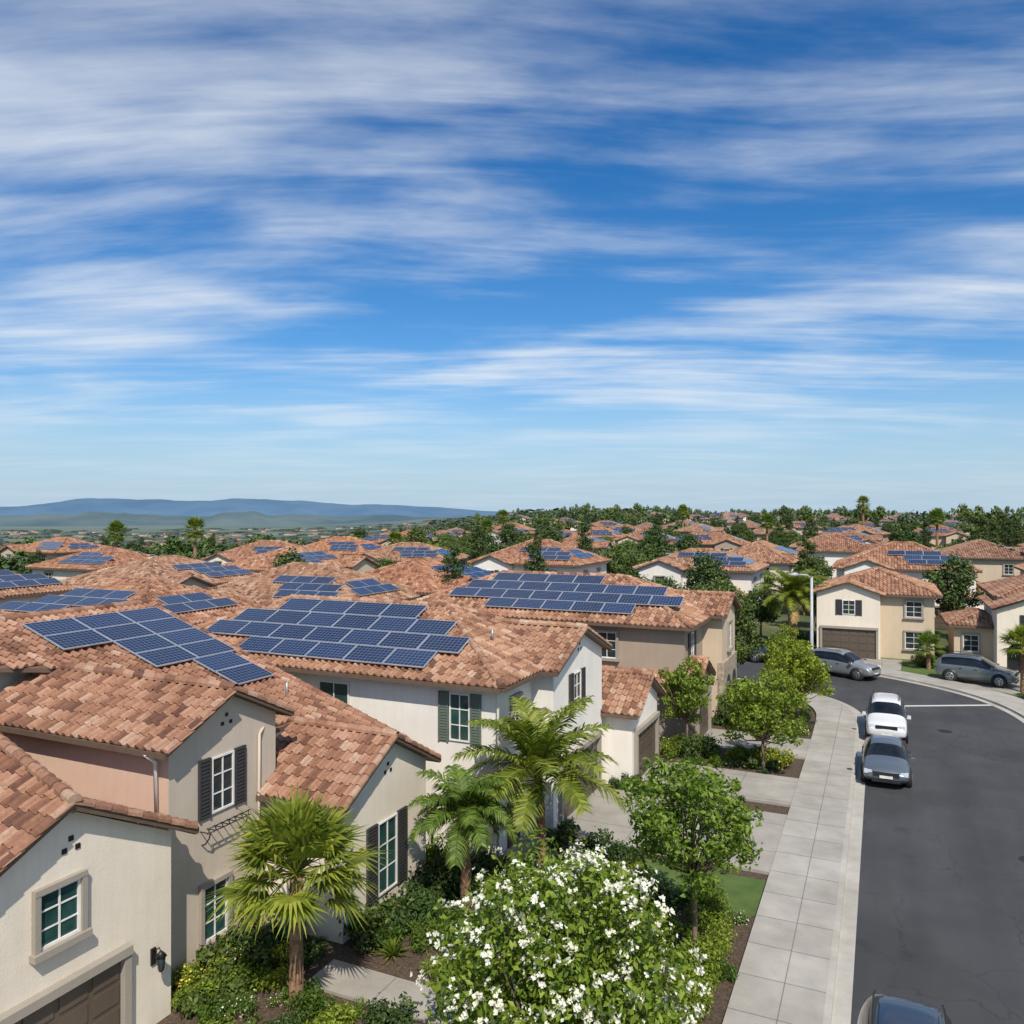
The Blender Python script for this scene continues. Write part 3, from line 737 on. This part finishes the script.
def clear(x,y,d): return all((x-px)**2+(y-py)**2>d*d for px,py in placed) and near_road(x,y)>8
k=0;tries=0
while k<460 and tries<8000:
    tries+=1
    a=R(rnd.uniform(-64,15)); r=62+270*rnd.random()**.85; x,y=r*math.sin(a),r*math.cos(a)
    if not clear(x,y,8.6): continue
    if r<100 and x>-12 and x<10 and y<66: continue
    if r<95 and x>-7 and x<20 and y<80: continue
    inst('broadleaf_tree' ,rnd.choice([tE,tG,tE,tC,tF,tG]),(x,y,T(x,y)),rnd.uniform(0,6.28),rnd.uniform(.6,1.0)*(.75 if a<R(-36) else 1)); k+=1
far=bpy.data.objects.new('distant_trees',None); COL.objects.link(far)
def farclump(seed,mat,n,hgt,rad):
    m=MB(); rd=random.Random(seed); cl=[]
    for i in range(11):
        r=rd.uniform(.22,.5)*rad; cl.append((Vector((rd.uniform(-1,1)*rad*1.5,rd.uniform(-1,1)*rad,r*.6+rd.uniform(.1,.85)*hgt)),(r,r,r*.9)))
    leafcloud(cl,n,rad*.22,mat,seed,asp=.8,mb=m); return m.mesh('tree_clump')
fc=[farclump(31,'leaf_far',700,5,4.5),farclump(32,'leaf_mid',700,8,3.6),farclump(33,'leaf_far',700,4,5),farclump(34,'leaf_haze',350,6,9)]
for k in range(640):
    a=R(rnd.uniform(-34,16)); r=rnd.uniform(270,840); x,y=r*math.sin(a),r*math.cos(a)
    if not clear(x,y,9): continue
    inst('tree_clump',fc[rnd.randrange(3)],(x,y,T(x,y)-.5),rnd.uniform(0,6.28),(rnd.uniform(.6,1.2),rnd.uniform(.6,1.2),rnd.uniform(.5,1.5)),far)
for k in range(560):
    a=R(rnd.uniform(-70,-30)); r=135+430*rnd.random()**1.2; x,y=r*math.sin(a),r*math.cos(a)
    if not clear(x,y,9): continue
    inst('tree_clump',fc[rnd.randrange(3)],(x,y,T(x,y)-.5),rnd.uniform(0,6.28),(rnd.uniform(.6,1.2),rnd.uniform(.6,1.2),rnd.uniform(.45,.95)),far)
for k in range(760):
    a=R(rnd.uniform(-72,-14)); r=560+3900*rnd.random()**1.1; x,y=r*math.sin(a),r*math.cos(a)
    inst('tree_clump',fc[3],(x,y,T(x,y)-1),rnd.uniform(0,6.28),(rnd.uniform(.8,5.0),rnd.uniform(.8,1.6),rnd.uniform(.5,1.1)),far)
m=MB()
for k in range(260):
    a=R(rnd.uniform(-68,-22)); r=rnd.uniform(900,4200); x,y=r*math.sin(a),r*math.cos(a); z=T(x,y); w=rnd.uniform(8,28); d=rnd.uniform(8,18); h=rnd.uniform(3,6)
    m.box(x-w/2,x+w/2,y-d/2,y+d/2,z-2,z+h,'stucco_sand'); m.prism('x',[(y-d/2-.5,z+h),(y+d/2+.5,z+h),(y,z+h+3)],x-w/2,x+w/2,'tile_under')
m.obj('distant_town')

# ---------------- palms
def pinnate(name,loc,h,r,nf,seed,trunk=.16,droop=1.0,leafl=.5,mat='palm_leaf'):
    rd=random.Random(seed); m=MB()
    pts=[(rd.uniform(-.02,.02)+.05*math.sin(i*.5),rd.uniform(-.02,.02),h*i/9-.05) for i in range(10)]
    m.tube(pts,[trunk*(1.25 if i==0 else 1.0 if i<8 else .9) for i in range(10)],'palm_bark',10)
    top=Vector(pts[-1])
    for i in range(int(h/.09)):
        z=i*.09; an=i*2.4
        b=Vector((math.cos(an),math.sin(an),0)); c=Vector((.05*math.sin(z/h*4.5),0,z))
        m.add([c+b*trunk*.9+b.cross(Vector((0,0,1)))*.06,c+b*trunk*.9-b.cross(Vector((0,0,1)))*.06,c+b*(trunk+.045)+Vector((0,0,.09))],[(0,1,2)],'palm_bark')
    m.tube([top-Vector((0,0,.5)),top+Vector((0,0,.25))],[trunk*1.15,trunk*.5],'leaf_green',8)
    for i in range(nf):
        az=i*2.39996+rd.uniform(-.2,.2); q=i/nf; el=R(82-92*q**1.1)+rd.uniform(-.1,.1); ln=r*rd.uniform(.95,1.2)*(1.0 if q<.85 else .8)
        mt='palm_dry' if q>.95 else mat
        d=Vector((math.cos(az),math.sin(az),0)); P=[];pp=top.copy(); n=14; e=el
        for k in range(n+1):
            P.append(pp.copy()); pp=pp+(d*math.cos(e)+Vector((0,0,math.sin(e))))*(ln/n); e-=droop*(.06+.09*k/n)
        m.tube(P,[.028*(1-.8*k/n) for k in range(n+1)],mt,5,False)
        side=d.cross(Vector((0,0,1)))
        nl=50
        for j in range(nl):
            t=.12+.88*j/nl; kk=min(n-1,int(t*n)); fr=t*n-kk; c=P[kk].lerp(P[kk+1],fr); tg=(P[kk+1]-P[kk]).normalized(); up=side.cross(tg).normalized()
            if up.z<0: up=-up
            ll=leafl*r/2*(.45+.9*math.sin(math.pi*min(1,t*.85+.12)))*rd.uniform(.8,1.12)
            for sg in (-1,1):
                dr=(side*sg*.85+tg*rd.uniform(.45,.75)+up*rd.uniform(-.05,.35)).normalized(); w=tg*(.014*r/2+.007)
                mid=c+dr*ll*.55; tip=c+dr*ll-Vector((0,0,ll*rd.uniform(.2,.42)*droop))
                m.add([c-w,mid-w*1.3,tip,mid+w*1.3,c+w],[(0,1,3,4),(1,2,3)],mt)
    me=m.mesh(name); return inst('palm_tree',me,loc)
def fan(name,loc,h,r,nf,seed,trunk=.13,skirt=True,low=-32):
    rd=random.Random(seed); m=MB()
    m.tube([(0,0,-.1),(.01,0,.1),(0,.01,h*.5),(0,0,h-.1)],[trunk*1.3,trunk*1.05,trunk*.95,trunk*.9],'palm_bark',10)
    for i in range(int(h/.05)):
        z=i*.05+.05; an=i*2.4; b=Vector((math.cos(an),math.sin(an),0)); s=b.cross(Vector((0,0,1))); c=Vector((0,0,z))
        m.add([c+b*trunk*.9+s*.05,c+b*trunk*.9-s*.05,c+b*(trunk+.05)+Vector((0,0,.1))+s*.02,c+b*(trunk+.05)+Vector((0,0,.1))-s*.02],[(0,1,3,2)],'palm_bark')
    top=Vector((0,0,h))
    for i in range(nf):
        q=i/nf; az=i*2.39996+rd.uniform(-.25,.25); el=R(82-(82-low)*q)+rd.uniform(-.1,.1); d=Vector((math.cos(az)*math.cos(el),math.sin(az)*math.cos(el),math.sin(el)))
        mt='palm_dry' if (skirt and q>.96) else 'palm_leaf'
        pl=r*rd.uniform(.42,.6); hub=top+d*pl-Vector((0,0,.04*pl)); m.tube([top,top+d*pl*.5+Vector((0,0,.03)),hub],[.022,.016,.012],mt,5,False)
        side=d.cross(Vector((0,0,1))).normalized(); up=side.cross(d).normalized(); fl=r*rd.uniform(.46,.58); ns=26
        for j in range(ns):
            a=(j/(ns-1)-.5)*R(240)
            dj=(d*math.cos(a)+side*math.sin(a)); lift=up*(.16*math.cos(a*.5)); wj=(d*-math.sin(a)+side*math.cos(a))*fl*.04
            ln=fl*(.74+.26*math.cos(a))*rd.uniform(.86,1.08)
            m1=hub+dj*ln*.5+lift*ln*.5; tip=hub+dj*ln-Vector((0,0,ln*rd.uniform(.02,.3)))+lift*ln*.3
            m.add([hub,m1-wj,tip,m1+wj],[(0,1,2,3)],mt)
    return inst('fan_palm_tree',m.mesh(name),loc)
fan('fan_palm',(-11.7,14.0,0),3.1,1.9,44,3,.16)
pinnate('palm_small',(-10.3,19.2,0),2.85,1.5,28,5,.15,1.1)
pinnate('palm_big',(-9.2,21.9,0),3.3,2.6,26,6,.13,.85,leafl=.42)
pinnate('palm_phoenix',(-6.6,68.3,0),4.3,3.1,46,8,.32,1.0,leafl=.3)
fan('fan_palm_s',(7.9,58.0,0),2.9,1.5,36,9,.15)
fan('palm_bush',(3.0,64.0,0),1.6,1.3,30,10,.15)
fm=fan('fan_palm_tall',(-93,75,0),8.6,1.8,44,11,.22,low=-60).data
inst('fan_palm_tree',fm,(-83,79,0),1,1.05)
for (x,y,s) in ((-62,95,.85),(10,180,1.2),(-52,230,1.3),(30,150,1.0),(-20,160,1.1),(38,230,1.3),(-95,200,1.2),(-5,260,1.5),(-70,140,1.0)): inst('fan_palm_tree',fm,(x,y,T(x,y)),x,s)

# ---------------- shrubs
def shrub_mesh(seed,mat,n,size,fl=None,z=.8):
    m=MB(); rd=random.Random(seed); cl=[]
    for i in range(9):
        q=rd.uniform(.22,.46); cl.append((Vector((rd.uniform(-.6,.6),rd.uniform(-.6,.6),rd.uniform(.2,.8)*z)),(q,q,q*.8)))
    for i in range(5): m.tube([(0,0,-.05),(cl[i][0].x*.5,cl[i][0].y*.5,.2),cl[i][0]],[.03,.02,.008],'bark',5,False)
    leafcloud(cl,n,size,mat,seed,mb=m,shell=.4)
    if fl: leafcloud([(c,tuple(x*1.08 for x in r)) for c,r in cl],n//9,size*.7,fl,seed+3,mb=m,shell=.9,asp=.9)
    return m.mesh('shrub_%d'%seed)
SH=[shrub_mesh(41,'leaf_green',1500,.13),shrub_mesh(42,'leaf_dark',1500,.13),shrub_mesh(43,'leaf_bright',1500,.11),shrub_mesh(44,'leaf_dark',1300,.16),shrub_mesh(45,'leaf_green',1300,.11,'flower_white'),shrub_mesh(46,'leaf_bright',1300,.12,'flower_yellow')]
def agave(seed):
    m=MB(); rd=random.Random(seed)
    for i in range(46):
        az=i*2.4; el=R(80-65*i/46); ln=rd.uniform(.6,.85); d=Vector((math.cos(az)*math.cos(el),math.sin(az)*math.cos(el),math.sin(el))); s=d.cross(Vector((0,0,1))).normalized()*.035
        md=d*ln*.5; tip=d*ln-Vector((0,0,.14)); m.add([-s*.6,md-s,tip,md+s,s*.6],[(0,1,3,4),(1,2,3)],'leaf_green')
    return m.mesh('flax')
SH.append(agave(1))
blocks=[(-14.4,-3.0,7.3,12.4),(-10.6,-3,25.2,30.7),(-9.3,-3,31.4,35.1),(-8.1,-3,37.8,41.3),(-12.4,-3,14.7,16.2),(-11.3,-9,23.1,25.3),(-6.6,-3.8,22.9,24.6),
 (-20,-12.3,16.5,21.2),(-20,-14.9,5,17.5),(-20,-11.0,22.5,31),(-20,-10.2,25.6,31),(-20,-9.0,31,35.4),(-20,-7.5,37.5,47.3)]
def okb(x,y,mg=.25): return not any(a-mg<x<b+mg and c-mg<y<d+mg for a,b,c,d in blocks)
rnd=random.Random(9); sp=[]
k=0
while k<300:
    x=rnd.uniform(-14.6,-3.6); y=rnd.uniform(8,52)
    if not okb(x,y): continue
    s=rnd.uniform(.35,.95)
    if x>-4.2: s=min(s,.5)
    if any((x-a)**2+(y-b)**2<(.46*(s+c))**2 for a,b,c in sp): 
        k+=.12; continue
    if near_road(x,y)<6.6: continue
    sp.append((x,y,s)); inst('shrub',SH[rnd.choice([0,0,1,1,2,2,3,4,5,6,0,2])],(x,y,0),rnd.uniform(0,6),(s,s,s*rnd.uniform(.75,1.25))); k+=1
for (x,y,s) in ((-12.0,17.3,1.0),(-11.6,18.3,1.1),(-11.5,19.4,1.15),(-11.3,20.5,1.2),(-13.6,13.6,.8),(-14.2,14.6,.9),(-13.4,15.8,.9),(-10.6,21.0,1.0),(-9.5,24.8,.9),(-9.3,31.0,.6),(-7.6,36.3,1.2),(-6.9,42.4,1.3),(-6.8,44.6,1.2),(-6.7,46.8,1.4),(-5.2,48.5,1.3),(-9.0,31.0,.7),(-7.0,30.95,.5),(-5.2,30.95,.5)):
    inst('shrub',SH[1 if s>.9 else 3],(x,y,0),x*7,(s,s,s*1.15))
def hedge(x0,x1,y0,y1,h,mat,seed):
    m=MB(); n=int((y1-y0)/.45)+1; nx=max(1,int((x1-x0)/.45)); cl=[]; rd=random.Random(seed)
    for i in range(n):
        for j in range(nx):
            cl.append((Vector((x0+(j+.5)*(x1-x0)/nx,y0+(i+.5)*(y1-y0)/n,h*.5+rd.uniform(-.06,.06))),(.36,.36,h*.5)))
    leafcloud(cl,int((x1-x0)*(y1-y0)*900+600),.085,mat,seed,mb=m,shell=.6)
    for c,r in cl: m.tube([(c.x,c.y,0),(c.x,c.y,h*.6)],.02,'bark',4,False)
    m.obj('hedge')
hedge(-4.1,-3.35,17.2,21.0,.75,'leaf_bright',51); hedge(-4.3,-3.5,13.0,14.6,.6,'leaf_bright',52); hedge(-5.0,-3.6,16.3,17.2,.4,'leaf_bright',53)
hedge(-8.9,-8.2,35.6,37.4,.8,'leaf_green',54); hedge(-4.3,-3.5,41.6,46,.6,'leaf_green',55)
rnd=random.Random(77)
for k in range(110):
    x=rnd.uniform(-16,16); y=rnd.uniform(55,74)
    if near_road(x,y)<6.9 or (3<x<9.5 and 57<y<67) or (-3.8<x<1.6 and 61<y<67.5) or (-5<x<4.2 and y>66.2) or (4.2<x<18 and y>64.4): continue
    s=rnd.uniform(.5,1.3); inst('shrub',SH[rnd.randrange(6)],(x,y,0),rnd.uniform(0,6),s)

# ---------------- street lamp
m=House()
m['pole'].tube([(0,0,0),(0,0,.3),(0,0,6.2)],[.19,.13,.10],'lamp_post_paint',10); m['arm'].tube([(0,0,6.1),(-.3,-.2,6.35),(-1.0,-.6,6.4)],[.06,.055,.05],'lamp_post_paint',8)
m['lamp_head'].tube([(-.9,-.55,6.4),(-1.1,-.67,6.4),(-1.5,-.9,6.38)],[.09,.17,.07],'lamp_post_paint',8)
m.finish('street_lamp',(-4.75,63.6,.1))

# ---------------- cars
def car(name,loc,rot,body,kind='sedan'):
    if kind=='sedan':
        S=[(-2.30,.66,.45,.78,.46,.80),(-2.2,.80,.32,.95,.62,.98),(-1.62,.90,.22,.99,.68,1.05),(-.98,.915,.2,.97,.58,1.39),(-.1,.92,.2,.95,.60,1.46),(.42,.92,.2,.93,.58,1.42),(1.18,.905,.2,.92,.66,.98),(1.85,.89,.22,.82,.62,.87),(2.17,.80,.27,.68,.52,.72),(2.28,.66,.38,.56,.42,.58)]
        rear=(2,3);ws=(5,6);side=(2,6); wr=.33
    else:
        S=[(-2.32,.80,.45,1.02,.60,1.06),(-2.22,.88,.35,1.07,.66,1.30),(-2.0,.93,.25,1.09,.66,1.62),(-1.2,.94,.22,1.08,.68,1.72),(-.1,.94,.22,1.06,.69,1.75),(.30,.94,.22,1.05,.66,1.69),(1.12,.93,.22,1.04,.72,1.12),(1.85,.92,.25,.98,.66,1.03),(2.2,.85,.3,.84,.55,.88),(2.32,.72,.4,.62,.45,.66)]
        rear=(1,2);ws=(5,6);side=(2,6); wr=.38
    V=[];F=[];M=[]
    for (x,w,zl,zb,wr_,zr) in S:
        half=[(w*.86,zl),(w*.98,zl+.14),(w,(zl+zb)/2+.08),(w*.955,zb),(wr_,zr)]
        ring=half+[(wr_*.45,zr+.035),(-wr_*.45,zr+.035)]+[(-a,b) for a,b in half[::-1]]
        V+= [(x,y,z) for y,z in ring]
    n=len(ring)
    for i in range(len(S)-1):
        for k in range(n):
            k2=(k+1)%n; mt=body
            if k in (3,7) and side[0]<=i<side[1]: mt='car_glass'
            if k in (4,5,6) and (i==rear[0] or i==ws[0]): mt='car_glass'
            if k==n-1: mt='black_plastic'
            F.append((i*n+k,(i+1)*n+k,(i+1)*n+k2,i*n+k2)); M.append(mt)
    F.append(tuple(range(n))); M.append(body); F.append(tuple(range((len(S)-1)*n,len(S)*n))[::-1]); M.append(body)
    b=MB()
    b.v=V;b.f=[list(f) for f in F];b.m=M;b.sm=[True]*len(F)
    e=bpy.data.objects.new(name,None); COL.objects.link(e)
    bo=b.obj('body',parent=e); mod=bo.modifiers.new('s','SUBSURF'); mod.levels=2; mod.render_levels=2
    w=MB()
    for x in (-1.38,1.40):
        for s in (-1,1):
            y=.84*s
            w.tube([(x,y-.11*s,wr),(x,y-.09*s,wr),(x,y+.09*s,wr),(x,y+.11*s,wr)],[wr*.9,wr,wr,wr*.92],'rubber',20)
            w.tube([(x,y+.105*s,wr),(x,y+.122*s,wr)],[wr*.66,wr*.6],'rim',14)
            for k in range(5):
                a=k*1.2566; c,d=math.cos(a),math.sin(a); c2,d2=math.cos(a+.45),math.sin(a+.45); c3,d3=math.cos(a+.9),math.sin(a+.9)
                w.add([(x+.15*wr*c2,y+.124*s,wr+.15*wr*d2),(x+.55*wr*c,y+.124*s,wr+.55*wr*d),(x+.55*wr*c3*.98,y+.124*s,wr+.55*wr*d3*.98)],[(0,1,2)],'black_plastic')
    w.obj('wheels',parent=e)
    a=MB()
    for x in (-1.38,1.40):
        for s in (-1,1): a.tube([(x,.70*s,wr+.02),(x,.915*s if kind=='sedan' else .935*s,wr+.02)],wr+.075,'black_plastic',20)
    a.obj('wheel_arches',parent=e)
    l=MB(); zf=.66 if kind=='sedan' else .86; zr=.86 if kind=='sedan' else 1.0
    for s in (-1,1):
        def bx(x0,x1,y0,y1,z0,z1,mt): l.box(x0,x1,min(y0*s,y1*s),max(y0*s,y1*s),z0,z1,mt)
        bx(2.0,2.22,.52,.80,zf-.08,zf+.05,'lamp_clear'); bx(-2.24,-2.12,.60,.80,zr-.10,zr+.03,'lamp_red')
        bx(.95,1.12,.92,1.08,zr+.06,zr+.2,body); bx(2.1,2.24,.5,.72,.36,.44,'black_plastic')
        bx(.0,.16,.90,.945,zr-.06,zr-.03,'black_plastic'); bx(-.85,-.69,.90,.945,zr-.06,zr-.03,'black_plastic')
        if kind=='suv': l.tube([(-1.7,.58*s,1.74),(-1.5,.60*s,1.79),(0,.60*s,1.81),(.2,.58*s,1.75)],.02,'black_plastic',6)
    l.box(2.16,2.285,-.48,.48,zf-.14,zf+.02,'black_plastic'); l.box(2.2,2.30,-.52,.52,.30,.42,'black_plastic'); l.box(2.27,2.31,-.24,.24,.46,.56,'white_frame'); l.box(-2.33,-2.26,-.24,.24,.62,.72,'white_frame')
    l.obj('lights_and_trim',parent=e)
    e.location=loc; e.rotation_euler=(0,0,rot)
    return e
car('parked_car',(.15,37.5,.0),R(-90),'paint_slate')
car('parked_car',(.2,44.4,.0),R(-90),'paint_white','suv')
car('parked_car',(.45,15.4,.0),R(-90),'paint_navy','suv')
car('parked_car',(-2.4,58.9,.0),R(-25),'paint_silver','suv')
car('parked_car',(5.6,60.0,.05),R(-15),'paint_grey','suv')
car('parked_car',(-9.6,62.6,.0),R(-20),'paint_navy')

# ---------------- world
az,el=R(34),R(50)
S=Vector((math.sin(az)*math.cos(el),-math.cos(az)*math.cos(el),math.sin(el))).normalized()
w=bpy.data.worlds.new("World"); scene.world=w; w.use_nodes=True; nt=w.node_tree
bg=nt.nodes['Background']; out=nt.nodes['World Output']
sky=nt.nodes.new('ShaderNodeTexSky'); sky.sky_type='NISHITA'; sky.sun_disc=False; sky.sun_elevation=el; sky.sun_rotation=math.atan2(S.x,S.y)
sky.altitude=0; sky.air_density=1.0; sky.dust_density=.5; sky.ozone_density=3
tc=nt.nodes.new('ShaderNodeTexCoord'); sx=nt.nodes.new('ShaderNodeSeparateXYZ'); L(nt,tc.outputs['Generated'],sx.inputs[0])
hs=N(nt,'ShaderNodeHueSaturation',Saturation=1.25,Value=1.0); L(nt,sky.outputs[0],hs.inputs['Color'])
grade=ramp(nt,sx.outputs[2],[(0,(.90,.96,1.08)),(.2,(.66,.92,1.08)),(.5,(.32,.82,1.06)),(1,(.36,.76,1.05))])
c=mixc(nt,1,hs.outputs['Color'],grade.outputs[0],'MULTIPLY')
c=mixc(nt,smr(nt,sx.outputs[2],0,.20,.85,0),c,(3.6,5.0,6.4))
L(nt,c,bg.inputs[0]); bg.inputs[1].default_value=.118
zz=mathn(nt,'ADD',mathn(nt,'MAXIMUM',sx.outputs[2],0.0),.07)
cb=nt.nodes.new('ShaderNodeCombineXYZ'); L(nt,mathn(nt,'DIVIDE',sx.outputs[0],zz),cb.inputs[0]); L(nt,mathn(nt,'DIVIDE',sx.outputs[1],zz),cb.inputs[1])
m1=N(nt,'ShaderNodeMapping'); m1.inputs['Rotation'].default_value=(0,0,-R(24.8)); L(nt,cb.outputs[0],m1.inputs[0])
wn=N(nt,'ShaderNodeTexNoise',Scale=.3,Detail=1); L(nt,m1.outputs[0],wn.inputs[0])
wv=nt.nodes.new('ShaderNodeVectorMath'); wv.operation='MULTIPLY_ADD'; L(nt,wn.outputs['Color'],wv.inputs[0]); wv.inputs[1].default_value=(1.3,1.2,0); L(nt,m1.outputs[0],wv.inputs[2])
m2=N(nt,'ShaderNodeMapping'); m2.inputs['Scale'].default_value=(.6,1.1,1); m2.inputs['Rotation'].default_value=(0,0,R(14)); m2.inputs['Location'].default_value=(.6,.9,0); L(nt,wv.outputs[0],m2.inputs[0])
n1=noise(nt,m2.outputs[0],1.15,9,.53,.1)
m3=N(nt,'ShaderNodeMapping'); m3.inputs['Scale'].default_value=(.55,3.0,1); m3.inputs['Rotation'].default_value=(0,0,R(-14)); L(nt,wv.outputs[0],m3.inputs[0])
n2=noise(nt,m3.outputs[0],1.7,8,.58,.25)
m4=N(nt,'ShaderNodeMapping'); m4.inputs['Location'].default_value=(1.7,.4,0); L(nt,m1.outputs[0],m4.inputs[0])
big=noise(nt,m4.outputs[0],.5,2)
s_=mathn(nt,'ADD',mathn(nt,'MULTIPLY',n1,.55),mathn(nt,'MULTIPLY',n2,.28)); s_=mathn(nt,'ADD',s_,mathn(nt,'MULTIPLY',big,.40))
mr=smr(nt,s_,.52,.80)
hz=smr(nt,sx.outputs[2],.03,.2,.2,1)
cf=mathn(nt,'MULTIPLY',mathn(nt,'MULTIPLY',mr,hz),.92)
b2=nt.nodes.new('ShaderNodeBackground'); b2.inputs[0].default_value=(.88,.94,1,1); b2.inputs[1].default_value=.92
ms=nt.nodes.new('ShaderNodeMixShader'); L(nt,cf,ms.inputs[0]); L(nt,bg.outputs[0],ms.inputs[1]); L(nt,b2.outputs[0],ms.inputs[2]); L(nt,ms.outputs[0],out.inputs[0])

sd=bpy.data.lights.new('sun','SUN'); sd.energy=5.0; sd.angle=R(.5); sd.color=(1,.93,.82)
so=bpy.data.objects.new('sun',sd); COL.objects.link(so); so.rotation_euler=(-S).to_track_quat('-Z','Y').to_euler()

cd=bpy.data.cameras.new('camera'); cam=bpy.data.objects.new('camera',cd); COL.objects.link(cam)
cam.location=(0,0,11); cam.rotation_euler=(R(90.15),0,R(24.8)); cd.lens=28.125; cd.sensor_width=36; cd.clip_end=40000; cd.clip_start=.1
scene.camera=cam
scene.view_settings.view_transform='Standard'; scene.view_settings.look='None'; scene.view_settings.exposure=0
print('houses',len(placed),'objs',len(bpy.data.objects))
